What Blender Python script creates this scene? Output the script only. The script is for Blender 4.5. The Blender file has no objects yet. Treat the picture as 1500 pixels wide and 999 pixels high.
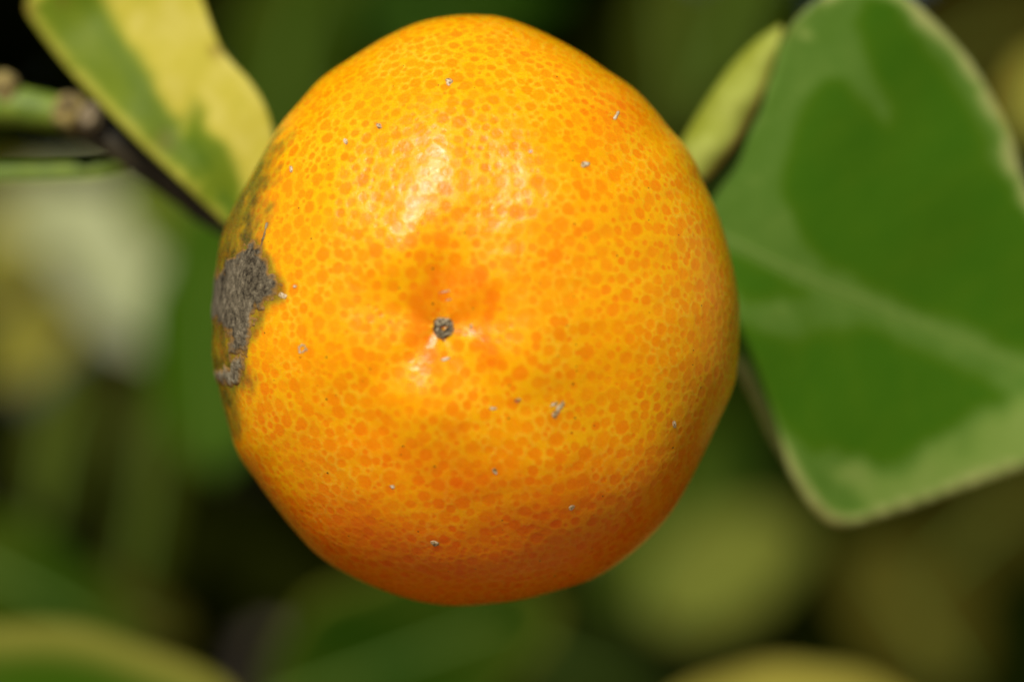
import bpy, math, random
import numpy as np
from mathutils import Vector, kdtree
from mathutils.geometry import delaunay_2d_cdt

random.seed(7)
rng = np.random.default_rng(11)
scene = bpy.context.scene
C = scene.collection

# ------------------------------------------------------------------ camera, sky, sun, exposure
D = 0.23                                   # lens to the plane through the fruit's equator (y = 0)
cam_d = bpy.data.cameras.new('camera')
cam_d.sensor_width = 36.0
cam_d.lens = 105.0
cam_d.clip_start = 0.01
cam_d.clip_end = 50.0
cam_d.dof.use_dof = True
cam_d.dof.focus_distance = D - 0.0105
cam_d.dof.aperture_fstop = 9.0
cam_d.dof.aperture_blades = 9
cam = bpy.data.objects.new('camera', cam_d)
cam.location = (0, -D, 0)
cam.rotation_euler = (math.radians(90), 0, 0)
C.objects.link(cam)
scene.camera = cam

SUN = Vector((-0.23, -0.71, 0.63)).normalized()      # towards the sun
elev = math.asin(SUN.z)
world = bpy.data.worlds.new('World')
scene.world = world
world.use_nodes = True
wn = world.node_tree
sky = wn.nodes.new('ShaderNodeTexSky')
sky.sky_type = 'NISHITA'
sky.sun_disc = False
sky.sun_elevation = elev
sky.sun_rotation = math.atan2(SUN.x, SUN.y)
wn.nodes['Background'].inputs['Strength'].default_value = 0.05
wn.links.new(sky.outputs[0], wn.nodes['Background'].inputs['Color'])
sun_d = bpy.data.lights.new('sun', 'SUN')
sun_d.energy = 4.0
sun_d.angle = math.radians(0.53)
sun_d.color = (1.0, 0.95, 0.86)
sun = bpy.data.objects.new('sun', sun_d)
sun.rotation_euler = SUN.to_track_quat('Z', 'Y').to_euler()
C.objects.link(sun)

scene.view_settings.view_transform = 'Standard'
scene.view_settings.look = 'None'
scene.view_settings.exposure = 0.0
scene.view_settings.gamma = 1.0
scene.view_settings.use_curve_mapping = False
scene.render.engine = 'CYCLES'
scene.cycles.use_denoising = True
scene.cycles.use_adaptive_sampling = False
scene.cycles.max_bounces = 8
scene.cycles.sample_clamp_indirect = 6.0

# ------------------------------------------------------------------ helpers
S0 = D * 36.0 / 105.0 / 1500.0             # metres per photograph pixel at y = 0

def at(px, py, y):
    """world position of a picture point that stands y metres behind the fruit's equator"""
    k = (D + y) * 36.0 / 105.0 / 1500.0
    return Vector(((px - 750.0) * k, y, -(py - 499.5) * k))

def at_np(p, y):
    k = (D + y) * 36.0 / 105.0 / 1500.0
    return np.stack([(p[:, 0] - 750.0) * k, y, -(p[:, 1] - 499.5) * k], 1)

def project(P):
    k = (D + P[..., 1]) * 36.0 / 105.0 / 1500.0
    return np.stack([P[..., 0] / k + 750.0, 499.5 - P[..., 2] / k], -1)

def waves(P, freq, seed, octaves=2, n=9):
    """smooth pseudo-random field, about -1..1, from summed plane waves"""
    r = np.random.default_rng(seed)
    out = np.zeros(len(P)); amp = 1.0; tot = 0.0
    for o in range(octaves):
        d = r.normal(size=(n, P.shape[1])); d /= np.linalg.norm(d, axis=1)[:, None]
        d *= r.uniform(0.6, 1.4, (n, 1)) * freq * (2.1 ** o)
        ph = r.uniform(0, 6.283, n)
        out += amp * np.sin(P @ d.T * 6.283 + ph).sum(1) / math.sqrt(n)
        tot += amp; amp *= 0.5
    return out / tot

def sstep(a, b, x):
    t = np.clip((x - a) / (b - a), 0, 1)
    return t * t * (3 - 2 * t)

def poly_sd(p, poly):
    """signed distance to a closed polygon, negative inside"""
    poly = np.asarray(poly, float)
    a = poly; b = np.roll(poly, -1, 0)
    best = np.full(len(p), 1e18); inside = np.zeros(len(p), bool)
    for (ax, ay), (bx, by) in zip(a, b):
        ex, ey = bx - ax, by - ay
        wx, wy = p[:, 0] - ax, p[:, 1] - ay
        t = np.clip((wx * ex + wy * ey) / (ex * ex + ey * ey + 1e-18), 0, 1)
        best = np.minimum(best, (wx - t * ex) ** 2 + (wy - t * ey) ** 2)
        c = ((ay > p[:, 1]) != (by > p[:, 1]))
        with np.errstate(divide='ignore', invalid='ignore'):
            xi = ax + (p[:, 1] - ay) * ex / (ey if ey != 0 else 1e-18)
        inside ^= c & (p[:, 0] < xi)
    d = np.sqrt(best)
    return np.where(inside, -d, d)

def line_sd(p, pts):
    best = np.full(len(p), 1e18)
    pts = np.asarray(pts, float)
    for (ax, ay), (bx, by) in zip(pts[:-1], pts[1:]):
        ex, ey = bx - ax, by - ay
        wx, wy = p[:, 0] - ax, p[:, 1] - ay
        t = np.clip((wx * ex + wy * ey) / (ex * ex + ey * ey), 0, 1)
        best = np.minimum(best, (wx - t * ex) ** 2 + (wy - t * ey) ** 2)
    return np.sqrt(best)

def catmull(pts, step, closed=True):
    pts = np.asarray(pts, float); n = len(pts); out = []
    rngi = range(n) if closed else range(n - 1)
    for i in rngi:
        if closed:
            p0, p1, p2, p3 = pts[i - 1], pts[i], pts[(i + 1) % n], pts[(i + 2) % n]
        else:
            p0, p1, p2, p3 = pts[max(i - 1, 0)], pts[i], pts[i + 1], pts[min(i + 2, n - 1)]
        m = max(1, int(np.linalg.norm(p2 - p1) / step))
        for k in range(m):
            t = k / m
            out.append(0.5 * ((2 * p1) + (-p0 + p2) * t + (2 * p0 - 5 * p1 + 4 * p2 - p3) * t * t + (-p0 + 3 * p1 - 3 * p2 + p3) * t ** 3))
    if not closed:
        out.append(pts[-1])
    return np.array(out)

def mesh_np(name, V, F, mat=None, parent=None, attrs=None, smooth=True):
    """one mesh object from arrays (F: equal-length faces)"""
    me = bpy.data.meshes.new(name)
    V = np.asarray(V, np.float32); F = np.asarray(F, np.int32)
    me.vertices.add(len(V)); me.vertices.foreach_set('co', V.ravel())
    k = F.shape[1]
    me.loops.add(F.size); me.loops.foreach_set('vertex_index', F.ravel())
    me.polygons.add(len(F))
    me.polygons.foreach_set('loop_start', np.arange(0, F.size, k, dtype=np.int32))
    me.update(calc_edges=True)
    me.validate()
    if smooth:
        me.polygons.foreach_set('use_smooth', np.ones(len(me.polygons), bool))
    for an, av in (attrs or {}).items():
        a = me.attributes.new(an, 'FLOAT', 'POINT')
        a.data.foreach_set('value', np.asarray(av, np.float32))
    if mat:
        me.materials.append(mat)
    o = bpy.data.objects.new(name, me)
    C.objects.link(o)
    if parent:
        o.parent = parent
        o.matrix_parent_inverse = parent.matrix_basis.inverted()
    return o

def grid_faces(nu, nv, wrap_v=False):
    i, j = np.meshgrid(np.arange(nu - 1), np.arange(nv if wrap_v else nv - 1), indexing='ij')
    j2 = (j + 1) % nv
    return np.stack([i * nv + j, i * nv + j2, (i + 1) * nv + j2, (i + 1) * nv + j], -1).reshape(-1, 4)

def thing(name, loc, label, cat, group=None):
    o = bpy.data.objects.new(name, None)
    o.location = loc; o.empty_display_size = 0.005
    C.objects.link(o)
    o['label'] = label; o['category'] = cat
    if group: o['group'] = group
    return o

def tube(name, pts, radii, mat, parent, seg=16, rough=0.0, seed=1, step=0.0006):
    """a bent round stem through 3-D points with its own thickness at each"""
    P = np.array([list(p) for p in pts]); R = np.asarray(radii, float)
    Q = catmull(np.column_stack([P, R * 1.0]), step, closed=False)
    pos, rad = Q[:, :3], Q[:, 3]
    n = len(pos)
    tan = np.gradient(pos, axis=0); tan /= np.linalg.norm(tan, axis=1)[:, None]
    up = np.array([0.05, 0.3, 1.0])
    a = np.cross(tan, up); a /= np.linalg.norm(a, axis=1)[:, None]
    b = np.cross(a, tan)
    th = np.linspace(0, 2 * math.pi, seg, endpoint=False)
    V = pos[:, None] + rad[:, None, None] * (a[:, None] * np.cos(th)[None, :, None] + b[:, None] * np.sin(th)[None, :, None])
    V = V.reshape(-1, 3)
    if rough:
        ctr = np.repeat(pos, seg, 0); d = V - ctr
        V = ctr + d * (1 + rough * waves(V, 500, seed, 2))[:, None]
    F = list(map(tuple, grid_faces(n, seg, True)))
    me = bpy.data.meshes.new(name)
    nv = len(V)
    V = np.vstack([V, pos[0] - tan[0] * rad[0] * .3, pos[-1] + tan[-1] * rad[-1] * .3])
    for j in range(seg):
        F.append((nv, (j + 1) % seg, j)); F.append((nv + 1, (n - 1) * seg + j, (n - 1) * seg + (j + 1) % seg))
    me.from_pydata(V.tolist(), [], F); me.materials.append(mat)
    me.polygons.foreach_set('use_smooth', np.ones(len(me.polygons), bool))
    o = bpy.data.objects.new(name, me); C.objects.link(o)
    if parent:
        o.parent = parent; o.matrix_parent_inverse = parent.matrix_basis.inverted()
    return o

# ------------------------------------------------------------------ materials
def new_mat(name):
    m = bpy.data.materials.new(name); m.use_nodes = True
    nt = m.node_tree
    return m, nt, nt.nodes['Principled BSDF'], nt.nodes['Material Output']

def N(nt, kind, **kw):
    n = nt.nodes.new(kind)
    for k, v in kw.items():
        if k in n.inputs: n.inputs[k].default_value = v
        else: setattr(n, k, v)
    return n

def attr(nt, name):
    n = nt.nodes.new('ShaderNodeAttribute'); n.attribute_name = name
    return n.outputs['Fac']

def mix(nt, fac, a, b, blend='MIX'):
    n = nt.nodes.new('ShaderNodeMix'); n.data_type = 'RGBA'; n.blend_type = blend
    for sock, v in ((0, fac), (6, a), (7, b)):
        if isinstance(v, bpy.types.NodeSocket): nt.links.new(v, n.inputs[sock])
        else: n.inputs[sock].default_value = v if sock == 0 else (*v, 1)
    return n.outputs[2]

def math_n(nt, op, a, b=None, clamp=False):
    n = nt.nodes.new('ShaderNodeMath'); n.operation = op; n.use_clamp = clamp
    for i, v in enumerate((a, b)):
        if v is None: continue
        if isinstance(v, bpy.types.NodeSocket): nt.links.new(v, n.inputs[i])
        else: n.inputs[i].default_value = v
    return n.outputs[0]

def ramp(nt, fac, stops):
    n = nt.nodes.new('ShaderNodeValToRGB')
    e = n.color_ramp.elements
    while len(e) < len(stops): e.new(0.5)
    for el, (p, c) in zip(e, stops):
        el.position = p; el.color = (*c, 1)
    nt.links.new(fac, n.inputs[0])
    return n.outputs[0]

def noise(nt, scale, detail=3.0, rough=0.55, dist=0.0):
    tc = nt.nodes.new('ShaderNodeTexCoord')
    n = nt.nodes.new('ShaderNodeTexNoise')
    n.inputs['Scale'].default_value = scale; n.inputs['Detail'].default_value = detail
    n.inputs['Roughness'].default_value = rough; n.inputs['Distortion'].default_value = dist
    nt.links.new(tc.outputs['Object'], n.inputs['Vector'])
    return n.outputs[0]

def rng_map(nt, v, a, b, c=0.0, d=1.0):
    n = nt.nodes.new('ShaderNodeMapRange')
    n.inputs[1].default_value = a; n.inputs[2].default_value = b; n.inputs[3].default_value = c; n.inputs[4].default_value = d
    nt.links.new(v, n.inputs[0])
    return n.outputs[0]

def bump(nt, bsdf, h, strength, dist):
    b = nt.nodes.new('ShaderNodeBump')
    b.inputs['Strength'].default_value = strength; b.inputs['Distance'].default_value = dist
    nt.links.new(h, b.inputs['Height']); nt.links.new(b.outputs[0], bsdf.inputs['Normal'])
    return b

def peel_material():
    m, nt, bs, out = new_mat('orange_peel')
    L = nt.links.new
    big = noise(nt, 190, 2.0)
    fine = noise(nt, 2600, 2.0)
    ground = mix(nt, rng_map(nt, big, 0.35, 0.68), (0.93, 0.48, 0.002), (0.93, 0.41, 0.001))
    ground = mix(nt, attr(nt, 'pale'), ground, (0.93, 0.50, 0.02))
    gl = math_n(nt, 'MULTIPLY', attr(nt, 'gland'), attr(nt, 'tone'))
    gcol = mix(nt, rng_map(nt, big, 0.3, 0.7), (0.90, 0.26, 0.0008), (0.91, 0.315, 0.0008))
    col = mix(nt, gl, ground, gcol)
    col = mix(nt, rng_map(nt, noise(nt, 3800, 3.0, 0.7), 0.42, 0.75, 0.0, 0.35), col, (0.86, 0.22, 0.001))
    col = mix(nt, attr(nt, 'navel'), col, (0.86, 0.195, 0.001))
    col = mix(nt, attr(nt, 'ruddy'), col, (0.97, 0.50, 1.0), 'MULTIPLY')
    # greenish brown stain round the scab, mottled
    st = math_n(nt, 'MULTIPLY', attr(nt, 'stain'), rng_map(nt, noise(nt, 800, 4.0, 0.65), 0.22, 0.55, 0.55, 1.0), True)
    col = mix(nt, st, col, mix(nt, rng_map(nt, noise(nt, 500, 4.0, 0.7), 0.38, 0.62), (0.11, 0.082, 0.012), (0.27, 0.205, 0.012)))
    # pin-prick specks
    def specks(scale, rad, gate, colr, col_in):
        tc = nt.nodes.new('ShaderNodeTexCoord')
        v = nt.nodes.new('ShaderNodeTexVoronoi'); v.inputs['Scale'].default_value = scale
        L(tc.outputs['Object'], v.inputs['Vector'])
        s = nt.nodes.new('ShaderNodeSeparateColor'); L(v.outputs['Color'], s.inputs[0])
        g = math_n(nt, 'GREATER_THAN', s.outputs[0], gate)
        r = rng_map(nt, v.outputs['Distance'], rad, rad * 0.55)
        return mix(nt, math_n(nt, 'MULTIPLY', g, r, True), col_in, colr)
    col = specks(900, 0.085, 0.80, (0.03, 0.012, 0.004), col)
    col = specks(1500, 0.11, 0.90, (0.16, 0.05, 0.006), col)
    col = specks(420, 0.045, 0.72, (0.05, 0.02, 0.006), col)
    L(col, bs.inputs['Base Color'])
    bs.inputs['Subsurface Weight'].default_value = 0.62
    bs.inputs['Subsurface Radius'].default_value = (1.0, 0.28, 0.03)
    bs.inputs['Subsurface Scale'].default_value = 0.0032
    rough = rng_map(nt, fine, 0.35, 0.65, 0.18, 0.34)
    L(rough, bs.inputs['Roughness'])
    bs.inputs['IOR'].default_value = 1.42
    bs.inputs['Specular IOR Level'].default_value = 0.28
    h = math_n(nt, 'ADD', math_n(nt, 'MULTIPLY', noise(nt, 4500, 3.0, 0.7), 0.80), math_n(nt, 'MULTIPLY', noise(nt, 1500, 2.0), 1.1))
    bump(nt, bs, h, 0.8, 0.000040)
    return m

def crust_material(name, stops, scale=2400, bumpd=0.0001, rough=0.9, tan=0.85):
    m, nt, bs, out = new_mat(name)
    n = noise(nt, scale, 5.0, 0.68, 0.0)
    n = math_n(nt, 'ADD', n, math_n(nt, 'MULTIPLY', math_n(nt, 'SUBTRACT', noise(nt, scale * 0.22, 3.0, 0.6), 0.5), 0.55))
    thin = math_n(nt, 'MULTIPLY', rng_map(nt, attr(nt, 'body'), 0.0, 0.75, 1.0, 0.0), tan)
    nt.links.new(mix(nt, thin, ramp(nt, n, stops), (0.30, 0.15, 0.022)), bs.inputs['Base Color'])
    bs.inputs['Roughness'].default_value = rough
    bs.inputs['Specular IOR Level'].default_value = 0.2
    bump(nt, bs, noise(nt, scale * 1.3, 4.0, 0.7), 0.9, bumpd)
    return m

def leaf_material(name, stops, rough=0.42, transl=0.25, mottle=(260, 0.10), spec=0.16, tcol=(0.30, 0.42, 0.03)):
    """colour runs along the leaf's own 'variegation' value, broken by mottling"""
    m, nt, bs, out = new_mat(name)
    L = nt.links.new
    v = attr(nt, 'variegation')
    v2 = math_n(nt, 'ADD', v, math_n(nt, 'MULTIPLY', math_n(nt, 'SUBTRACT', noise(nt, mottle[0], 4.0, 0.6), 0.5), mottle[1] * 2), True)
    col = ramp(nt, v2, stops)
    col = mix(nt, attr(nt, 'brown'), col, (0.17, 0.07, 0.018))
    L(col, bs.inputs['Base Color'])
    bs.inputs['Roughness'].default_value = rough
    bs.inputs['Specular IOR Level'].default_value = spec
    bump(nt, bs, noise(nt, 700, 3.0), 0.35, 0.0002)
    tr = nt.nodes.new('ShaderNodeBsdfTranslucent')
    L(mix(nt, 0.4, col, tcol), tr.inputs['Color'])
    ms = nt.nodes.new('ShaderNodeMixShader'); ms.inputs[0].default_value = transl
    L(bs.outputs[0], ms.inputs[1]); L(tr.outputs[0], ms.inputs[2]); L(ms.outputs[0], out.inputs['Surface'])
    return m

def bark_material(name, a, b, scale=500, rough=0.6):
    m, nt, bs, out = new_mat(name)
    nt.links.new(ramp(nt, noise(nt, scale, 4.0, 0.6), [(0.35, a), (0.65, b)]), bs.inputs['Base Color'])
    bs.inputs['Roughness'].default_value = rough
    bump(nt, bs, noise(nt, scale * 2, 4.0), 0.5, 0.0003)
    return m

M = {}
M['peel'] = peel_material()
M['scab'] = crust_material('corky_scab', [(0.28, (0.014, 0.010, 0.005)), (0.40, (0.070, 0.055, 0.033)), (0.55, (0.15, 0.122, 0.076)), (0.74, (0.29, 0.24, 0.155))], 2300, 0.00012)
M['scab_pale'] = crust_material('pale_scab', [(0.30, (0.07, 0.045, 0.02)), (0.5, (0.22, 0.18, 0.11)), (0.7, (0.38, 0.33, 0.23))], 2200, 0.00014)
M['flake'] = crust_material('dry_flake', [(0.34, (0.05, 0.025, 0.008)), (0.44, (0.50, 0.33, 0.13)), (0.60, (0.82, 0.70, 0.50))], 8000, 0.00006, 0.6, tan=0.45)
M['scar'] = crust_material('stylar_crust', [(0.38, (0.015, 0.010, 0.006)), (0.48, (0.09, 0.068, 0.04)), (0.58, (0.34, 0.28, 0.17)), (0.72, (0.58, 0.50, 0.36))], 5200, 0.00010, tan=0.35)

# ------------------------------------------------------------------ unseen ground added under the bush to bounce sun onto the fruit
def bounce_ground_material():
    m, nt, bs, out = new_mat('bounce_soil')
    nt.links.new(ramp(nt, noise(nt, 9, 6.0, 0.6), [(0.3, (0.24, 0.17, 0.10)), (0.7, (0.42, 0.33, 0.22))]), bs.inputs['Base Color'])
    bs.inputs['Roughness'].default_value = 0.95
    bump(nt, bs, noise(nt, 40, 6.0, 0.7), 0.8, 0.02)
    return m
gg = np.linspace(-20, 20, 41); GX, GY = np.meshgrid(gg, gg, indexing='ij')
gp = np.stack([GX.ravel(), GY.ravel(), np.full(GX.size, -0.75)], 1); gp[:, 2] += 0.02 * waves(gp[:, :2], 0.3, 5, 2)
ground = mesh_np('ground', gp, grid_faces(41, 41), bounce_ground_material())
ground['kind'] = 'structure'

# ------------------------------------------------------------------ the fruit: its surface as a function
CX, CY = 697.0, 455.0
SIL = [(700, 24.6), (740, 29), (793, 49), (850, 79), (887, 104), (927, 131), (956, 160), (980, 190), (1002, 214), (1019, 242), (1028, 265),
       (1051, 316), (1070, 379), (1080, 432), (1082.5, 474), (1080, 530), (1073, 568), (1051, 618), (1027, 669), (996, 728), (965, 771),
       (921, 812), (870, 845), (819, 862), (761, 877), (700, 884), (657, 885), (606, 877), (555, 860), (504, 836), (463, 808), (429, 771),
       (402, 737), (375, 700), (351, 665), (336, 621), (322, 566), (313, 522), (314, 474), (317, 420), (323, 360), (339, 314), (367, 264),
       (407, 192), (444, 147), (474, 115), (522, 83), (567, 56), (615, 35), (661, 26)]
_s = catmull(SIL, 4)
_dx, _dy = _s[:, 0] - CX, -(_s[:, 1] - CY)
_th = np.arctan2(_dy, _dx); _rr = np.hypot(_dx, _dy) * S0
_o = np.argsort(_th); _th, _rr = _th[_o], _rr[_o]
_th3 = np.concatenate([_th - 2 * math.pi, _th, _th + 2 * math.pi]); _rr3 = np.tile(_rr, 3)
CWX, CWZ = (CX - 750) * S0, -(CY - 499.5) * S0
EXP = 0.93
HF, HB = 0.0168, 0.0150
NAV = np.array([(650 - CX) * S0, -(480 - CY) * S0])          # blossom end, off the middle of the face

def rho(th, ph):
    r = np.interp(th, _th3, _rr3)
    rm = np.interp(th + 0.25, _th3, _rr3) * .25 + np.interp(th - 0.25, _th3, _rr3) * .25 + r * .5
    w = np.sin(np.clip(ph, 0, math.pi)) ** 6
    return r * w + (rm * .75 + 0.0212 * .25) * (1 - w)

def fruit(th, ph, lumps=True):
    """surface point for an angle round the picture axis and an angle away from it (0 = towards the lens)"""
    sp, cp = np.sin(ph), np.cos(ph)
    a = np.abs(sp) ** EXP
    r = rho(th, ph) * a
    x, z = r * np.cos(th), r * np.sin(th)
    h = np.where(cp > 0, HF, HB)
    y = -np.sign(cp) * np.abs(cp) ** EXP * h
    if lumps:
        w = np.clip(cp, 0, 1)
        dx, dz = x - NAV[0], z - NAV[1]
        d2 = dx * dx + dz * dz; d = np.sqrt(d2); al = np.arctan2(dz, dx)
        k = 0.00095 * np.exp(-d2 / (2 * 0.0029 ** 2))                    # hollow round the blossom end
        k += 0.00022 * np.exp(-d2 / (2 * 0.0009 ** 2))
        k -= 0.00036 * np.exp(-((d - 0.0062) / 0.0026) ** 2) * (1 + .5 * np.sin(3 * al + 1.0))
        k += 0.00020 * np.sin(5 * al + 0.6) * np.exp(-((d - 0.006) / 0.0045) ** 2)
        k += 0.00014 * np.exp(-(dx + 0.06 * dz) ** 2 / (2 * 0.0011 ** 2)) * np.exp(-(d / 0.0065) ** 2)   # shallow furrow up and down
        P = np.stack([x, y, z], -1).reshape(-1, 3)
        lump = (0.00024 * waves(P, 95, 3, 1) + 0.00004 * waves(P, 260, 4, 2)).reshape(np.shape(x))
        y = y + (k + lump) * w
        back = np.clip(-cp, 0, 1)
        y = y - 0.004 * back * np.exp(-(x * x + z * z) / (2 * 0.004 ** 2))  # stalk hollow
    return np.stack([x + CWX, y, z + CWZ], -1)

def invert(p):
    """picture points on the fruit's face -> (th, ph)"""
    p = np.asarray(p, float); q = p.copy()
    for _ in range(10):
        dx, dz = (q[:, 0] - CX) * S0, -(q[:, 1] - CY) * S0
        th = np.arctan2(dz, dx); r = np.hypot(dx, dz)
        ph = np.full(len(p), 0.7)
        for _k in range(12):
            ph = np.arcsin(np.clip(r / rho(th, ph), 0, 0.9995) ** (1 / EXP))
        q = q + (p - project(fruit(th, ph))) * 0.8
    return th, ph

# ------------------------------------------------------------------ the fruit: peel with oil glands
fruit_e = thing('orange_fruit', (CWX, 0.013, CWZ), 'ripe small orange citrus fruit with a grey scab, hanging among variegated leaves', 'fruit')

SEG, RF, RB = 1300, 340, 90
ph = np.concatenate([np.linspace(0.0015, math.pi / 2 + 0.12, RF), np.linspace(math.pi / 2 + 0.12, math.pi - 0.01, RB + 1)[1:]])
th = np.linspace(-math.pi, math.pi, SEG, endpoint=False)
PH, TH = np.meshgrid(ph, th, indexing='ij')
V = fruit(TH, PH).reshape(-1, 3)
nfront = RF * SEG

# scatter glands: large ones first, then smaller between them
cand_n = 44000
u = rng.uniform(-0.30, 1, cand_n); gth = rng.uniform(-math.pi, math.pi, cand_n)
GP = fruit(gth, np.arccos(u))
acc = np.zeros((9000, 3)); accr = np.zeros(9000); na = 0
for i in range(cand_n):
    f = i / cand_n
    if f < 0.05: r = random.uniform(0.50, 0.66)
    elif f < 0.45: r = random.uniform(0.33, 0.52)
    else: r = random.uniform(0.17, 0.34)
    r *= 0.98e-3 * (0.72 + 0.28 * max(u[i], 0) ** .7)
    if na:
        d = np.sqrt(((acc[:na] - GP[i]) ** 2).sum(1))
        if (d < (accr[:na] + r) * random.choice((0.74, 0.9, 1.0, 1.0, 1.05)) + 0.00005).any(): continue
    acc[na] = GP[i]; accr[na] = r; na += 1
    if na >= 8999: break
acc, accr = acc[:na], accr[:na]
gtone = rng.uniform(0.50, 1.0, na)
kd = kdtree.KDTree(na)
for i in range(na): kd.insert(acc[i], i)
kd.balance()
gland = np.zeros(len(V)); tone = np.ones(len(V)); pale = np.zeros(len(V))
wob = 1 + 0.17 * waves(V[:nfront], 1000, 21, 2)
# only every point the face can show gets looked up
Vl = V[:nfront].tolist(); fn = kd.find_n
idx = np.empty((nfront, 3), np.int32); dist = np.empty((nfront, 3))
for i in range(nfront):
    r = fn(Vl[i], 3)
    idx[i] = (r[0][1], r[1][1], r[2][1]); dist[i] = (r[0][2], r[1][2], r[2][2])
edge = dist * wob[:, None] / accr[idx]
gv = 1 - sstep(0.66, 1.14, edge)
k = gv.argmax(1); ar = np.arange(nfront)
gland[:nfront] = gv[ar, k]; tone[:nfront] = gtone[idx[ar, k]]
gap = np.sort(dist * wob[:, None] - accr[idx], 1)
pale[:nfront] = np.exp(-((gap[:, 0] - 0.00010) / 0.00010) ** 2) * np.exp(-((gap[:, 1] - 0.00013) / 0.00013) ** 2)
pale[:nfront] *= np.clip(0.45 + 0.9 * waves(V[:nfront], 150, 8, 2), 0, 1)
gland[nfront:] = 0.5
# glands sit a hair below the ridges between them
nrm = V - np.array([CWX, 0.002, CWZ]); nrm /= np.linalg.norm(nrm, axis=1)[:, None]
V = V - nrm * (gland * (0.000006 + 0.000012 * tone))[:, None]

pp = project(V)
front = V[:, 1] < 0.004
w5 = waves(V, 400, 5, 2)
rim_d = line_sd(pp, [(632, 525), (612, 480), (614, 430), (648, 408), (700, 408), (720, 436), (708, 480), (716, 520)])
nav = 0.60 * (1 - sstep(3, 26, rim_d + 6 * w5)) * front
nav = np.maximum(nav, 0.48 * (1 - sstep(-16, 14, poly_sd(pp, [(612, 430), (648, 405), (700, 405), (718, 436), (705, 475), (660, 490), (620, 478)]) + 5 * w5)) * front)
nav = np.maximum(nav, 0.5 * (1 - sstep(4, 24, np.hypot(pp[:, 0] - 668, pp[:, 1] - 628) + 6 * waves(V, 400, 6, 2))) * front)
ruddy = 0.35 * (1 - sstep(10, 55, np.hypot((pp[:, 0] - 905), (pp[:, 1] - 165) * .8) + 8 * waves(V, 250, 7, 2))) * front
ruddy += 0.85 * sstep(215, 420, pp[:, 1] - 400 + 45 * waves(V, 120, 9, 2) + 0.10 * np.abs(pp[:, 0] - 700))  # red tone of the shaded underside put into the peel colour
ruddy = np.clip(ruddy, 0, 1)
SCAB = [(352, 366), (372, 356), (384, 374), (397, 398), (410, 413), (404, 430), (389, 444), (379, 462), (366, 492), (354, 516), (356, 545), (346, 562), (336, 560), (341, 520), (336, 494), (318, 470), (300, 470), (300, 420), (322, 398)]
sd = poly_sd(pp, SCAB)
stain = (1 - sstep(0, 16, sd + 6 * waves(V, 300, 12, 2))) * 0.8
STAIN = [(290, 560), (290, 380), (330, 290), (372, 232), (402, 196), (414, 190), (402, 235), (388, 285), (380, 330), (384, 372), (394, 420), (372, 470), (354, 522), (360, 556), (352, 600), (346, 640), (330, 640), (305, 600)]
stain = np.maximum(stain, (1 - sstep(-16, 18, poly_sd(pp, STAIN) + 11 * waves(V, 330, 13, 3))))
stain = np.where(V[:, 1] < 0.009, stain, 0)
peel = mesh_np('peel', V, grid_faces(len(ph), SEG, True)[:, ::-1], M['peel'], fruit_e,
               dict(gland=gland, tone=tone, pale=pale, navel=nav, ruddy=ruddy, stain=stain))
peel['label'] = 'orange and yellow speckled peel dotted with oil glands'

def crust_patch(name, th0, th1, ph0, ph1, nt_, np_, mask, mat, parent=fruit_e, hmax=0.00012, rough=0.00005, seed=1, sink=0.00012, nf=1500):
    """a raised crust: lies on the peel where mask > 0, dives beneath it where mask < 0"""
    t = np.linspace(th0, th1, nt_); p = np.linspace(ph0, ph1, np_)
    T, Q = np.meshgrid(t, p, indexing='ij')
    P = fruit(T, Q)
    du = np.gradient(P, axis=0); dv = np.gradient(P, axis=1)
    n = np.cross(du, dv); n /= np.linalg.norm(n, axis=-1)[..., None]
    out = P - np.array([CWX, 0.002, CWZ])
    n *= np.sign((n * out).sum(-1))[..., None]
    Pf = P.reshape(-1, 3)
    m = mask(project(Pf), Pf)
    h = np.where(m > 0, hmax * np.clip(m, 0, 1) ** .5 + rough * waves(Pf, nf, seed, 3) * np.clip(m * 2, 0, 1), np.clip(m, -1, 0) * sink)
    Vp = Pf + n.reshape(-1, 3) * h[:, None]
    F = grid_faces(nt_, np_)
    keep = (m[F] > -0.6).any(1)
    F = F[keep]
    used = np.unique(F); re = -np.ones(len(Vp), int); re[used] = np.arange(len(used))
    o = mesh_np(name, Vp[used], re[F], mat, parent, dict(body=m[used]))
    return o

def wrap(t): return np.where(t < 0, t + 2 * math.pi, t)

def local_patch(name, px, py, rad, mask, mat, n=40, **kw):
    a = np.array([(px + rad * c, py + rad * s) for c, s in ((-1, -1), (1, -1), (1, 1), (-1, 1), (0, 0))], float)
    t, p = invert(a)
    if abs(t[4]) > 2.0: t = wrap(t)
    return crust_patch(name, t.min(), t.max(), max(p.min(), 0.002), p.max(), n, n, mask, mat, **kw)

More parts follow.
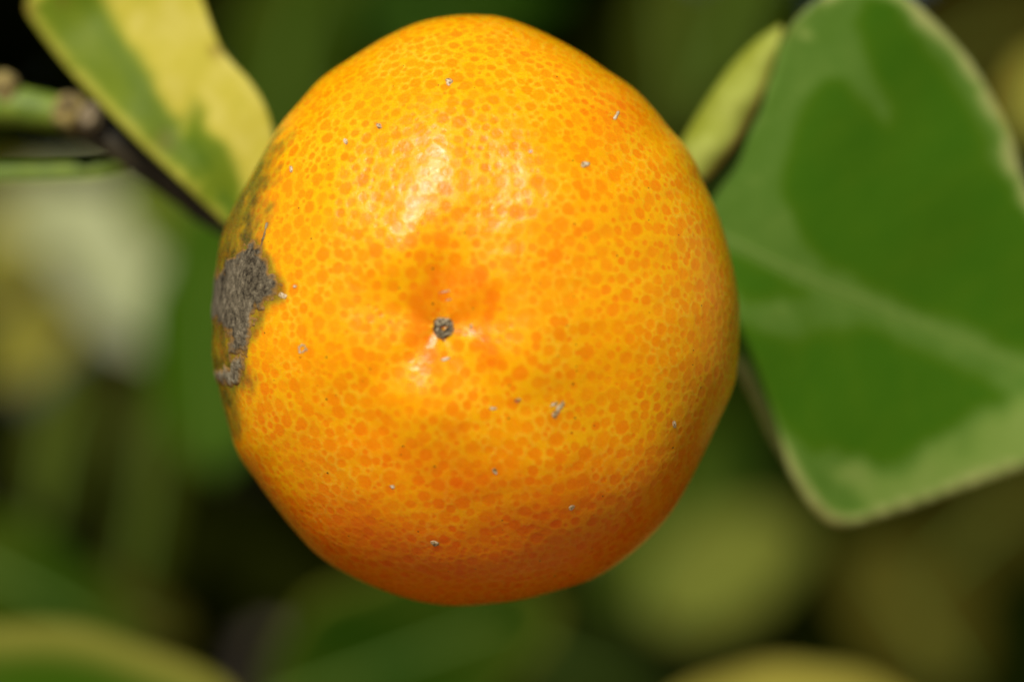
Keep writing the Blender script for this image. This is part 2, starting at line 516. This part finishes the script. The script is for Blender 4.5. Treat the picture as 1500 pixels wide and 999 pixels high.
# the scab on the flank: dark corky field and a paler lower lobe
def scab_mask(pp_, P):
    return np.clip(-(poly_sd(pp_, SCAB) + 6 * waves(P, 420, 41, 3) + 4 * waves(P, 1300, 48, 2)) / 9.0, -1, 1)
t_, p_ = invert(np.array([(420., 330.), (420., 590.)]))
o = crust_patch('corky_scab', math.radians(158), math.radians(200), 0.72, 1.95, 150, 170,
                lambda q, P: scab_mask(q, P), M['scab'], hmax=0.00011, rough=0.000045, seed=44, nf=520)
o['label'] = 'dark grey corky scab on the flank of the peel'
PALE = [(352, 518), (361, 536), (352, 560), (338, 566), (318, 556), (316, 546), (336, 536)]
o = crust_patch('pale_scab', math.radians(175), math.radians(203), 0.9, 1.75, 90, 100,
                lambda q, P: np.clip(-(poly_sd(q, PALE) + 5 * waves(P, 500, 46, 3)) / 7.0, -1, 1) * np.where(P[:, 1] < 0.004, 1, -1) - (P[:, 1] >= 0.004) * 1.0, M['scab_pale'], hmax=0.00012, rough=0.00005, seed=47, nf=600)
o['label'] = 'pale grey flaky lobe of the scab'
# thin scratch lines running up from the scab
def scratch(name, pts, w, mat, seed):
    pts = np.asarray(pts, float); c = pts.mean(0); r = np.abs(pts - c).max() + 8
    local_patch(name, c[0], c[1], r, lambda q, P: np.clip(-(line_sd(q, pts) - w * (1 + 0.7 * waves(P, 900, seed, 2))) / 2.0, -1, 1), mat, n=70, hmax=0.00007, rough=0.00003, seed=seed)
scratch('scratch', [(380, 366), (386, 348), (391, 328)], 1.3, M['scab_pale'], 51)

# blossom-end scar: a rough ring with a bare centre
def scar_mask(q, P):
    d = np.hypot((q[:, 0] - 649.5) / 0.95, q[:, 1] - 480.5) + 1.3 * waves(P, 1200, 61, 2)
    ring = np.minimum((16.0 - d) / 4.0, (d - 3.4) / 1.6)
    slot = np.hypot((q[:, 0] - 650) / 6.5, (q[:, 1] - 479.5) / 1.6)
    return np.clip(np.minimum(ring + 0.5 * np.exp(-((d - 3) / 3) ** 2), (slot - 1) * 2), -1, 1)
o = local_patch('stylar_scar', 650, 480, 24, scar_mask, M['scar'], n=110, hmax=0.00016, rough=0.00010, seed=62, nf=3000)
o['label'] = 'small rough grey ring at the blossom end'

# dry flakes and nicks standing on the peel
FLAKES = [(443, 511, 7, 7, 0.0, 'ring'), (818, 600, 5, 17, -0.55, 'f'), (811, 592, 7, 3.5, 0.5, 'f'), (857, 241, 6, 4.5, 0.6, 'f'), (657, 120, 6, 7, 0.2, 'f'),
          (904, 168, 3, 8, -0.6, 'f'), (725, 690, 4, 6, 0.1, 'f'), (637, 797, 6, 4.5, -0.5, 'f'), (555, 184, 5.5, 3.5, -0.6, 'f'), (506, 207, 3, 5, 0.3, 'f'),
          (426, 247, 2.6, 6, 0.3, 'f'), (839, 744, 5.5, 3.5, 0.6, 'f'), (575, 713, 5, 3.5, -0.6, 'f'), (413, 433, 6, 4.5, -0.4, 'f'), (988, 622, 3, 6, 0.1, 'f'),
          (722, 598, 7, 2.6, 0.1, 'f'), (653, 526, 9, 2.5, 0.1, 'f'), (690, 477, 2, 8, -0.1, 'f'), (432, 420, 4, 3, 0.2, 'f'), (757, 587, 5, 3, 0.3, 'ring'), (777, 222, 4, 3, 0.4, 'f'),
          (653, 427, 11, 1.2, 0.2, 'f'), (658, 439, 7, 1.0, 0.15, 'f')]
for i, (fx, fy, rx, ry, rot, kind) in enumerate(FLAKES):
    def fm(q, P, fx=fx, fy=fy, rx=rx, ry=ry, rot=rot, kind=kind, i=i):
        x, y = q[:, 0] - fx, q[:, 1] - fy
        a, b = x * math.cos(rot) - y * math.sin(rot), x * math.sin(rot) + y * math.cos(rot)
        d = np.hypot(a / rx, b / ry) * 1.18 + 0.42 * waves(P, 1500, 100 + i, 2)
        m = (1 - d) * 1.4
        if kind == 'ring': m = np.minimum(m, (d - 0.45) * 2.5)
        return np.clip(m, -1, 1)
    local_patch('flake', fx, fy, max(rx, ry) * 1.6 + 3, fm, M['flake'], n=34, hmax=0.00005, rough=0.00005, seed=200 + i, nf=1100)

# ------------------------------------------------------------------ leaves
G_DEEP, G_MID, G_PALE, CREAM = (0.050, 0.150, 0.005), (0.108, 0.215, 0.026), (0.19, 0.30, 0.050), (0.43, 0.45, 0.15)
M['leaf_broad'] = leaf_material('broad_leaf', [(0.0, G_DEEP), (0.30, (0.075, 0.172, 0.006)), (0.5, G_MID), (0.72, G_PALE), (1.0, CREAM)], 0.38, 0.22, (220, 0.09), spec=0.08)
M['leaf_yellow'] = leaf_material('yellow_leaf', [(0.0, (0.105, 0.18, 0.010)), (0.3, (0.20, 0.265, 0.014)), (0.55, (0.43, 0.42, 0.05)), (0.8, (0.62, 0.54, 0.065)), (1.0, (0.72, 0.63, 0.14))], 0.45, 0.25, (260, 0.06), spec=0.08)
M['curl'] = leaf_material('leaf_underside', [(0.0, (0.17, 0.18, 0.010)), (0.5, (0.29, 0.32, 0.030)), (1.0, (0.42, 0.46, 0.085))], 0.6, 0.2, (600, 0.25), spec=0.06)
M['rib'] = leaf_material('leaf_midrib', [(0.0, (0.13, 0.22, 0.035)), (1.0, (0.22, 0.30, 0.07))], 0.5, 0.1)
M['twig_green'] = bark_material('green_twig', (0.10, 0.165, 0.008), (0.18, 0.25, 0.015))
M['twig_brown_shaded'] = bark_material('shaded_brown_twig', (0.018, 0.015, 0.007), (0.05, 0.038, 0.016))  # brown bark with the leaf's shadow darkened into its colour
M['knob'] = bark_material('bud_bark', (0.06, 0.035, 0.010), (0.46, 0.36, 0.10), 700, 0.8)
M['knob_grey'] = bark_material('bud_bark_grey', (0.09, 0.06, 0.03), (0.34, 0.27, 0.15), 700, 0.8)

def shaped_leaf(name, outline, depth, vari, brown, mat, parent, grid=11, thick=0.00030):
    """a leaf blade filled from its own outline; depth(p) bends it in space, vari(p) its colouring"""
    ol = catmull(outline, 8)
    lo, hi = ol.min(0), ol.max(0)
    gx, gy = np.meshgrid(np.arange(lo[0], hi[0], grid), np.arange(lo[1], hi[1], grid))
    g = np.stack([gx.ravel(), gy.ravel()], 1); g[::2] += 0.7
    g = g[poly_sd(g, ol) < -grid * 0.6]
    pts = np.vstack([ol, g])
    n = len(ol)
    vs, es, fs, *_ = delaunay_2d_cdt([Vector(p) for p in pts], [(i, (i + 1) % n) for i in range(n)], [], 1, 1e-4)
    p = np.array([list(v) for v in vs])
    P = at_np(p, depth(p))
    F = np.array([tuple(f) for f in fs if len(f) == 3])
    o = mesh_np(name, P, F, mat, parent, dict(variegation=vari(p, P), brown=brown(p, P)))
    md = o.modifiers.new('thickness', 'SOLIDIFY'); md.thickness = thick; md.offset = 0
    return o

def side(p, a, b):
    """signed distance from the line a-b, and position along it"""
    a, b = np.array(a, float), np.array(b, float); d = (b - a) / np.linalg.norm(b - a)
    w = p - a
    return w[:, 0] * -d[1] + w[:, 1] * d[0], w @ d

branch = thing('citrus_branch', at(345, 325, 0.020), 'green citrus twig with variegated leaves, carrying the orange fruit', 'branch')

# --- broad green leaf
R_OUT = [(955, 290), (985, 262), (1020, 262), (1045, 250), (1078, 214), (1106, 165), (1130, 110), (1145, 62), (1162, 32), (1200, -2), (1258, -24), (1320, -8), (1372, 35), (1422, 92),
         (1457, 152), (1482, 206), (1500, 262), (1545, 350), (1610, 450), (1690, 555), (1770, 650), (1700, 648), (1600, 658), (1500, 685), (1420, 712), (1350, 738),
         (1290, 757), (1245, 769), (1222, 769), (1203, 757), (1180, 730), (1150, 680), (1125, 638), (1102, 588), (1080, 545), (1050, 485), (1000, 400)]
RIB_R = [(960, 305), (1060, 348), (1150, 392), (1250, 434), (1350, 474), (1450, 516), (1560, 562), (1680, 612), (1765, 648)]
def depth_r(p):
    d = line_sd(p, RIB_R)
    s, t = side(p, (960, 305), (1765, 648))
    up = s < 0
    y = 0.0138 + 0.0062 * sstep(60, 650, t) + np.where(up, 1, 0.7) * -0.0000040 * d + 0.0000000085 * d * d * np.where(up, 1.0, 0.9)
    return y + 0.0004 * waves(p / 1000, 2.2, 71, 2) 
DARK_R = [[(1178, 150), (1152, 225), (1148, 290), (1172, 340), (1205, 380), (1262, 415), (1335, 448), (1420, 480), (1500, 512), (1640, 575), (1600, 440), (1510, 300), (1484, 290), (1452, 235),
           (1425, 170), (1385, 110), (1340, 50), (1305, 2), (1270, -12), (1255, 30), (1268, 80), (1292, 120), (1308, 165), (1303, 185), (1290, 182), (1262, 150), (1232, 120), (1205, 116)],
          [(1085, 478), (1130, 492), (1175, 508), (1212, 488), (1262, 476), (1330, 508), (1400, 540), (1450, 562), (1478, 580), (1420, 612), (1352, 652), (1305, 682), (1272, 688), (1246, 668),
           (1222, 654), (1192, 662), (1162, 640), (1132, 600), (1104, 550)],
          [(1050, 365), (1085, 372), (1140, 402), (1185, 430), (1150, 440), (1100, 440), (1070, 420)]]
def vari_r(p, P):
    n1 = waves(P, 220, 72, 3)
    v = np.full(len(p), 0.50) + 0.05 * n1
    for poly in DARK_R:
        v -= (0.44) * (1 - sstep(-16, 14, poly_sd(p, poly) + 4 * n1))
    s, t = side(p, (960, 305), (1765, 648))
    dm = np.abs(s)
    ph_ = ((t - 0.75 * dm + 9 * n1) / 92.0 + np.where(s < 0, 0.0, 0.45)) % 1.0
    v += 0.10 * np.exp(-((ph_ - 0.5) / 0.055) ** 2) * (1 - sstep(200, 360, dm))       # side veins
    v = np.maximum(v, 0.62 * (1 - sstep(6, 20, line_sd(p, RIB_R))))
    mar = -poly_sd(p, catmull(R_OUT, 14))
    w = np.where(s < 0, 20, 24) + 4 * n1
    w = np.where((p[:, 0] > 1330) & (p[:, 1] < 300), 26 + 12 * n1, w)
    v = np.maximum(v, np.where((p[:, 0] > 1200) | (p[:, 1] > 520), 0.97, 0.6) * (1 - sstep(w * 0.3, w * 1.5, mar)))
    v = np.maximum(v, 0.74 * (1 - sstep(-10, 40, poly_sd(p, [(1300, 760), (1225, 690), (1330, 690), (1420, 635), (1500, 590), (1600, 620), (1600, 660)]) + 14 * n1)) )
    v = np.maximum(v, 0.85 * (1 - sstep(6, 16, np.hypot(p[:, 0] - 1180, p[:, 1] - 50))))
    return np.clip(v, 0, 1)
def brown_r(p, P):
    mar = -poly_sd(p, catmull(R_OUT, 14))
    b = 0.22 * (1 - sstep(0, 5, mar)) * ((p[:, 0] < 1240) & (p[:, 1] > 560))
    b = np.maximum(b, 0.5 * (1 - sstep(0, 16, mar)) * (np.abs(p[:, 0] - 1215) < 25) * (p[:, 1] > 700))
    b = np.maximum(b, 0.35 * (1 - sstep(0, 10, mar)) * (p[:, 1] < 60) * (p[:, 0] < 1230))
    return b
leaf_r = shaped_leaf('leaf', R_OUT, depth_r, vari_r, brown_r, M['leaf_broad'], branch)
leaf_r['label'] = 'broad green leaf with cream margin and one edge rolled over'
def rib_on(pts, depth, r0, r1, parent, mat, lift=0.0):
    p = catmull(pts, 30, closed=False)
    P = at_np(p, depth(p) - lift)
    return tube('midrib', P, np.linspace(r0, r1, len(P)), mat, parent, seg=10)
rib_on(RIB_R, depth_r, 0.00042, 0.00022, leaf_r, M['rib'], -0.00012)
# rolled-over margin: a trough of leaf showing its pale underside
inner = catmull([(1030, 268), (1052, 246), (1078, 212), (1106, 163), (1129, 108), (1147, 44)], 4, closed=False)
outer = catmull([(992, 222), (1010, 190), (1036, 148), (1072, 98), (1108, 62), (1144, 38)], 4, closed=False)
nu, nv = 60, 22
tt = np.linspace(0, 1, nu)
def resamp(c): 
    s = np.linspace(0, 1, len(c)); return np.stack([np.interp(tt, s, c[:, 0]), np.interp(tt, s, c[:, 1])], 1)
A, B = resamp(inner), resamp(outer)
Vc, vv, bb = [], [], []
for j in range(nv):
    f = j / (nv - 1)
    q = A * (1 - f) + B * f
    wid = np.linalg.norm(A - B, axis=1) * S0
    y = 0.0118 + 0.003 * tt - np.sin(f * math.pi) * wid * 0.38 + f * 0.0014 + 0.00018 * np.sin(tt * 19 + f * 3)
    Vc.append(at_np(q, y)); vv.append(0.35 + 0.55 * np.sin((1 - f) * 2.6) + 0 * tt); bb.append((1 - sstep(0.02, 0.20, f)) * 1.0 * sstep(-0.1, 0.4, 1 - tt) + 0 * tt)
Vc = np.array(Vc).reshape(-1, 3)
curl = mesh_np('rolled_margin', Vc, grid_faces(nv, nu), M['curl'], leaf_r, dict(variegation=np.clip(np.array(vv).ravel() + .12 * waves(Vc, 300, 75, 2), 0, 1), brown=np.array(bb).ravel()))
md = curl.modifiers.new('thickness', 'SOLIDIFY'); md.thickness = 0.0003; md.offset = 0
curl['label'] = 'rolled leaf margin with pale yellow-green underside and brown edge'

# --- yellow and green leaf
L_OUT = [(37, 10), (58, -18), (110, -45), (190, -58), (262, -40), (292, -8), (308, 34), (322, 68), (340, 92), (368, 122), (390, 160), (403, 210), (402, 258), (392, 300), (372, 332), (345, 338),
         (328, 326), (300, 300), (245, 249), (200, 207), (160, 166), (126, 131), (96, 97), (66, 58), (46, 30)]
MID_L = [(352, 332), (318, 272), (270, 190), (222, 112), (176, 40), (140, -20)]
def depth_l(p):
    s, t = side(p, (352, 332), (140, -20))
    y = 0.0125 + 0.0045 * sstep(0, 420, t)
    return y + np.where(s > 0, -0.0000250, -0.0000020) * np.abs(s) * 0.6 + 0.0000001 * s * s * 0.25 + 0.00045 * waves(p / 1000, 3.2, 81, 2)
def vari_l(p, P):
    s, t = side(p, (352, 332), (140, -20))
    dd = line_sd(p, MID_L)
    right = np.where((p[:, 0] - np.interp(p[:, 1], [m[1] for m in MID_L[::-1]], [m[0] for m in MID_L[::-1]])) > 0, 1.0, -1.0) * dd
    n1 = waves(P, 260, 82, 3)
    v = 0.22 + 0.05 * n1 + (0.62 + 0.06 * n1) * sstep(-18, 16, right + 3 * n1)
    v -= 0.12 * np.exp(-((right + 22) / 16) ** 2)
    ph_ = ((t - 0.8 * np.abs(right) + 5 * n1) / 62.0 + np.where(right < 0, 0.0, 0.4)) % 1.0
    v += 0.05 * np.exp(-((ph_ - 0.5) / 0.07) ** 2)
    mar = -poly_sd(p, catmull(L_OUT, 14))
    v = np.where(right < 0, np.maximum(v, 0.56 * (1 - sstep(9, 24, mar + 4 * n1))), v)
    for poly in ([(290, 150), (304, 160), (300, 195), (330, 208), (346, 240), (352, 290), (360, 330), (320, 300), (292, 232), (276, 190)],):
        v -= 0.62 * (1 - sstep(-12, 16, poly_sd(p, poly) + 6 * n1)) * (right > -8)
    return np.clip(v, 0.02, 1)
def brown_l(p, P):
    b = 0.75 * (1 - sstep(3, 17, np.hypot(p[:, 0] - 318, (p[:, 1] - 76) * 1.2)))
    b = np.maximum(b, 0.30 * (1 - sstep(4, 28, np.hypot(p[:, 0] - 244, p[:, 1] - 206) + 4 * waves(P, 600, 84, 2))))
    b = np.maximum(b, 0.7 * (1 - sstep(2, 18, np.hypot(p[:, 0] - 40, p[:, 1] - 14))))
    b = np.maximum(b, 0.6 * (1 - sstep(2, 14, np.hypot(p[:, 0] - 92, (p[:, 1] - 2) * 1.4))))
    return b
leaf_l = shaped_leaf('leaf', L_OUT, depth_l, vari_l, brown_l, M['leaf_yellow'], branch)
leaf_l['label'] = 'leaf half yellow and half green, split along its midrib'
rib_on(MID_L[:5], lambda p: depth_l(p) + 0.0004, 0.0006, 0.0002, leaf_l, M['rib'])

# --- twigs
tube('stem', [at(-900, 60, 0.030), at(-420, 95, 0.024), at(-120, 138, 0.020), at(-20, 150, 0.019), at(50, 160, 0.0185), at(110, 172, 0.0185)], [0.0022, 0.0020, 0.0018, 0.00175, 0.0016, 0.0014], M['twig_green'], branch, 22, 0.03)
tube('stem', [at(100, 172, 0.0190), at(180, 215, 0.0198), at(260, 268, 0.0206), at(330, 322, 0.0210), at(480, 400, 0.0205), at(690, 452, 0.0190)], [0.0014, 0.0016, 0.0016, 0.0014, 0.0013, 0.0013], M['twig_brown_shaded'], branch, 22, 0.05, 3)
tube('stem', [at(690, 452, 0.0190), at(820, 400, 0.0190), at(930, 320, 0.0175), at(975, 308, 0.0160)], [0.0012, 0.0010, 0.0008, 0.0006], M['twig_green'], branch, 16, 0.03)
tube('side_shoot', [at(-700, 300, 0.034), at(-350, 280, 0.026), at(-110, 262, 0.021), at(0, 256, 0.021), at(80, 254, 0.0208), at(150, 250, 0.0205), at(190, 232, 0.0200)], [0.0005, 0.0008, 0.0009, 0.00085, 0.0008, 0.0008, 0.0010], M['twig_green'], branch, 16, 0.03)
def blob(name, c, r, mat, seed, amp=0.18):
    u_ = np.linspace(0.02, math.pi - 0.02, 26); w_ = np.linspace(0, 2 * math.pi, 36, endpoint=False)
    U, W = np.meshgrid(u_, w_, indexing='ij')
    d = np.stack([np.sin(U) * np.cos(W), np.cos(U), np.sin(U) * np.sin(W)], -1).reshape(-1, 3)
    k = 1 + amp * waves(d, 0.55, seed, 2) - 0.35 * np.exp(-((d[:, 0] - 0.1) ** 2 + (d[:, 2] + 0.0) ** 2) / 0.05) * (d[:, 1] < 0)
    return mesh_np(name, np.array(c) + d * np.array(r) * k[:, None], grid_faces(26, 36, True), mat, branch)
blob('bud_scar', at(101, 165, 0.0168), (0.0012, 0.0010, 0.0016), M['knob'], 91)
blob('bud_scar', at(131, 172, 0.0170), (0.0010, 0.0010, 0.0013), M['knob_grey'], 92)
blob('bud', at(8, 132, 0.0178), (0.0012, 0.0011, 0.0014), M['knob'], 93)

# stalk and calyx that carry the fruit, behind it
tube('stalk', [Vector((CWX, 0.0105, CWZ)), Vector((CWX, 0.0150, CWZ)), at(692, 453, 0.0188)], [0.0012, 0.0011, 0.0012], M['twig_green'], fruit_e, 14)
cal_t = np.linspace(0, 2 * math.pi, 40, endpoint=False); cr = np.linspace(0.0009, 1, 8)
cv = np.array([(CWX + rr_ * (0.0030 + 0.0007 * math.cos(5 * a)) * math.cos(a), 0.0128 - 0.0011 * (1 - rr_ ** 2) + 0.0006, CWZ + rr_ * (0.0030 + 0.0007 * math.cos(5 * a)) * math.sin(a)) for rr_ in cr for a in cal_t])
cal = mesh_np('calyx', cv, grid_faces(8, 40, True), M['twig_green'], fruit_e)
md = cal.modifiers.new('thickness', 'SOLIDIFY'); md.thickness = 0.0005

# ------------------------------------------------------------------ leaves standing behind, each on its own sprig
def bg_leaf_geo(center, length, width, ang, normal, fold=0.12, bend=0.15, nu=26, nv=15, seed=0, margin=0.16, base=0.15, spread=0.08):
    r = np.random.default_rng(seed)
    n = Vector(normal).normalized()
    ax = Vector((math.cos(ang), 0, math.sin(ang)))
    ax = (ax - n * ax.dot(n)).normalized()
    bx = n.cross(ax)
    u_ = np.linspace(0, 1, nu); v_ = np.linspace(-1, 1, nv)
    U, W = np.meshgrid(u_, v_, indexing='ij')
    wd = width / 2 * np.clip(np.sin(np.pi * U ** 0.85), 0, 1) ** 0.62 + 0.0002
    x = (U - 0.5) * length; y = W * wd * (1 + 0.05 * np.sin(U * 17 + seed))
    z = fold * np.abs(W) * wd - bend * length * (U - 0.5) ** 2 * 2 + 0.012 * length * np.sin(U * 11 + seed) * W
    P = np.array(center)[None] + x.reshape(-1, 1) * np.array(ax) + y.reshape(-1, 1) * np.array(bx) + z.reshape(-1, 1) * np.array(n)
    e = (1 - np.abs(W)) * wd / (width / 2)
    e = np.minimum(e, np.minimum(U, 1 - U) * 2.2)
    nn = waves(P, 90, seed + 5, 2).reshape(U.shape)
    vari = np.clip(base + spread * nn + 0.85 * (1 - sstep(margin * 0.4, margin * 1.4, e + 0.06 * nn)), 0, 1) if margin > 0 else np.clip(base + spread * nn, 0, 1)
    return P, vari.ravel(), np.array(center) - np.array(ax) * length / 2

def bgmat(name, a, b, **kw):
    kw.setdefault('rough', 0.6); kw.setdefault('transl', 0.12); kw.setdefault('spec', 0.0); kw.setdefault('tcol', b)
    return leaf_material(name, [(0.0, a), (1.0, b)], **kw)
M['b_green'] = bgmat('dull_green', (0.0121, 0.0358, 0.0016), (0.1341, 0.1416, 0.0157))  # the leaf's own dark green, running to olive yellow
M['b_bright'] = bgmat('fresh_green', (0.0304, 0.0722, 0.0030), (0.2052, 0.1900, 0.0304))
M['b_olive'] = bgmat('olive_leaf', (0.0371, 0.0488, 0.0045), (0.1651, 0.1782, 0.0270))
M['b_yellow'] = bgmat('pale_yellow_leaf', (0.2048, 0.1803, 0.0246), (0.3510, 0.3023, 0.0526))
M['b_sheen'] = bgmat('sheen_painted_leaf', (0.3094, 0.3351, 0.1555), (0.4186, 0.4213, 0.2047), rough=0.4, spec=0.3)  # specular sheen put into the base colour as a whitish tone
M['b_dark'] = bgmat('deep_green', (0.0056, 0.0140, 0.0014), (0.0175, 0.0245, 0.0035))
M['b_brown'] = bgmat('brown_olive_leaf', (0.0344, 0.0309, 0.0036), (0.0981, 0.0835, 0.0105))

def sprig(label, leaves, seed, stem_to):
    """leaves: (px, py, depth, length px, width px, angle deg, normal, material, base, margin) sizes in px as seen"""
    c0 = at(leaves[0][0], leaves[0][1], leaves[0][2])
    e = thing('leafy_sprig', c0, label, 'sprig', 'sprigs behind the fruit')
    bases = []
    for i, (x, y, d, ln, wd, ang, nrm_, mt, bs_, mg) in enumerate(leaves):
        P, va, b0 = bg_leaf_geo(at(x, y, d), ln * S0 * (D + d) / D, wd * S0 * (D + d) / D, math.radians(ang), nrm_, seed=seed * 10 + i, base=bs_, margin=mg)
        lf = mesh_np('leaf', P, grid_faces(26, 15), M[mt], e, dict(variegation=va, brown=np.zeros(len(P))))
        md = lf.modifiers.new('thickness', 'SOLIDIFY'); md.thickness = 0.0003; md.offset = 0
        Q = P.reshape(26, 15, 3)[:, 7]
        tube('midrib', Q[[0, 6, 12, 18, 24]] , [0.0006, 0.0005, 0.0004, 0.0003, 0.0002], M['rib'], lf, 8, step=0.003)
        bases.append(Q[0])
    root = np.array(stem_to)
    for b0 in bases:
        midp = (b0 + root) / 2 + np.array([0, 0.008, -0.004])
        tube('stem', [b0, midp, root], [0.0007, 0.0010, 0.0013], M['twig_brown_shaded'], e, 10, step=0.003)
    return e

sprig('sprig whose broad green leaf has a wide yellow margin, below the scabbed flank', [
    (30, 1040, 0.060, 660, 280, 0, (-0.1, -0.75, 0.6), 'b_bright', 0.02, 0.36)], 1, at(-350, 1150, 0.09))
sprig('sprig with leaves coloured whitish for sheen below the green twig', [
    (120, 325, 0.31, 300, 150, 150, (-0.15, -0.8, 0.6), 'b_sheen', 0.4, 0.0),
    (185, 415, 0.30, 320, 150, 128, (-0.1, -0.8, 0.6), 'b_sheen', 0.2, 0.0),
    (20, 350, 0.33, 240, 150, 100, (-0.1, -0.8, 0.5), 'b_yellow', 0.0, 0.0)], 2, at(380, 560, 0.36))
sprig('sprig with plain bright green leaves tucked behind the scabbed flank', [
    (310, 470, 0.16, 460, 190, 97, (-0.2, -0.85, 0.35), 'b_bright', 0.0, 0.0),
    (270, 310, 0.18, 260, 150, 140, (-0.2, -0.8, 0.5), 'b_bright', 0.30, 0.0)], 3, at(420, 640, 0.24))
sprig('sprig with a dull yellow leaf under the leaves coloured whitish for sheen', [
    (45, 508, 0.22, 160, 100, 40, (-0.1, -0.8, 0.5), 'b_yellow', 0.0, 0.0),
    (85, 640, 0.20, 260, 100, 82, (-0.2, -0.9, 0.2), 'b_olive', 0.0, 0.0),
    (215, 720, 0.21, 330, 80, 80, (0.2, -0.9, 0.15), 'b_olive', 0.0, 0.0),
    (215, 585, 0.23, 180, 90, 60, (0.2, -0.9, 0.15), 'b_brown', 0.0, 0.0)], 4, at(60, 950, 0.28))
sprig('sprig with mid green leaf above the yellow-margined leaf', [
    (20, 850, 0.12, 420, 170, -30, (-0.1, -0.85, 0.4), 'b_green', 0.12, 0.0),
    (180, 900, 0.16, 220, 100, -20, (-0.1, -0.85, 0.3), 'b_brown', 0.0, 0.0)], 5, at(-250, 800, 0.18))
sprig('sprig with dark green leaf directly under the fruit', [
    (600, 960, 0.13, 460, 260, 20, (-0.1, -0.95, 0.12), 'b_green', 0.05, 0.10),
    (850, 980, 0.20, 360, 150, -20, (0.1, -0.95, 0.05), 'b_dark', 0.6, 0.0)], 6, at(700, 1250, 0.22))
sprig('sprig ending in a pale yellow leaf below the broad leaf', [
    (1165, 1050, 0.085, 420, 170, -3, (-0.1, -0.75, 0.6), 'b_yellow', 0.4, 0.0)], 7, at(1500, 1200, 0.14))
sprig('sprig with soft olive yellow leaves between fruit and broad leaf corner', [
    (1065, 830, 0.28, 270, 170, 35, (-0.1, -0.8, 0.45), 'b_olive', 0.72, 0.0),
    (985, 750, 0.30, 330, 190, 60, (-0.1, -0.9, 0.25), 'b_green', 0.22, 0.0),
    (1100, 660, 0.30, 260, 130, 80, (-0.1, -0.9, 0.15), 'b_green', 0.10, 0.0)], 8, at(1150, 1100, 0.34))
sprig('sprig with brownish olive leaf below the corner of the broad leaf', [
    (1330, 890, 0.27, 280, 180, 120, (-0.1, -0.85, 0.4), 'b_brown', 0.35, 0.0),
    (1470, 750, 0.27, 280, 150, 40, (-0.1, -0.9, 0.2), 'b_brown', 0.0, 0.0)], 9, at(1450, 1100, 0.34))
sprig('sprig with olive green leaves between the yellow leaf and fruit', [
    (420, 110, 0.22, 440, 170, 80, (-0.2, -0.9, 0.25), 'b_green', 0.15, 0.0),
    (440, 0, 0.24, 260, 150, 30, (-0.2, -0.9, 0.2), 'b_olive', 0.0, 0.0),
    (640, 10, 0.23, 380, 150, 8, (-0.1, -0.95, 0.1), 'b_green', 0.0, 0.0)], 10, at(520, -240, 0.30))
sprig('sprig with olive leaves above the rolled leaf margin', [
    (985, 60, 0.23, 320, 110, 95, (-0.1, -0.9, 0.15), 'b_olive', 0.0, 0.0),
    (1085, 10, 0.21, 300, 120, 70, (-0.1, -0.85, 0.3), 'b_green', 0.22, 0.0)], 11, at(1080, -260, 0.30))
sprig('sprig with small yellow leaf beyond the broad leaf edge', [
    (1520, 135, 0.12, 170, 90, 80, (-0.1, -0.8, 0.4), 'b_yellow', 0.0, 0.0),
    (1430, 60, 0.26, 300, 170, 30, (-0.1, -0.95, 0.0), 'b_brown', 0.0, 0.0)], 12, at(1650, -80, 0.34))

# ------------------------------------------------------------------ the bush's dark inside, with unseen leaf masses added above and below: leaves nobody could count
def leaf_mass(name, n, box, size, mat, seed, label, facing):
    r = np.random.default_rng(seed)
    u_ = np.linspace(0, 1, 6); v_ = np.array([-1, 0, 1.0])
    U, W = np.meshgrid(u_, v_, indexing='ij')
    wd = 0.5 * np.sin(np.pi * U ** .85).clip(0.02) ** 0.7
    lx = (U - .5).ravel(); ly = (W * wd * 0.5).ravel(); lz = (0.14 * np.abs(W) * wd - 0.22 * (U - .5) ** 2 * 2).ravel()
    F0 = grid_faces(6, 3)
    Vs, Fs, va = [], [], []
    for i in range(n):
        c = np.array([r.uniform(*box[0]), r.uniform(*box[1]), r.uniform(*box[2])])
        nn = np.array(facing) + r.normal(size=3) * 0.45; nn /= np.linalg.norm(nn)
        a = r.normal(size=3); a -= nn * (a @ nn); a /= np.linalg.norm(a); b = np.cross(nn, a)
        s = size * r.uniform(0.7, 1.3)
        Vs.append(c + s * (lx[:, None] * a + ly[:, None] * b + lz[:, None] * nn)); Fs.append(F0 + i * 18)
        va.append(np.full(18, r.uniform(0, 1) ** 2))
    Vs = np.vstack(Vs)
    o = mesh_np(name, Vs, np.vstack(Fs), mat, None, dict(variegation=np.concatenate(va), brown=np.zeros(len(Vs))))
    o['kind'] = 'stuff'; o['label'] = label; o['category'] = 'foliage'
    return o
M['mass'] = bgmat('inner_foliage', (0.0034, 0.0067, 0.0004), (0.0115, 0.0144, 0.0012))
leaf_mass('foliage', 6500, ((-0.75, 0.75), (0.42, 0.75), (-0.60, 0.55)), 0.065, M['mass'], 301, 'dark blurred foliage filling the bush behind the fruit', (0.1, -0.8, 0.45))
leaf_mass('added_shade_foliage', 1900, ((-0.60, 0.60), (0.24, 0.60), (0.20, 0.40)), 0.065, M['mass'], 302, 'added leaves out of view above, shading the background', (-0.1, -0.5, 0.8))  # out-of-view canopy added to shade the leaves behind
leaf_mass('added_lower_foliage', 2000, ((-0.60, 0.60), (0.16, 0.60), (-0.48, -0.19)), 0.065, M['mass'], 303, 'added leaves out of view below, darkening reflections on the fruit', (0.0, -0.4, 0.9))  # unseen mass added to keep pale sky reflection off the lower rim
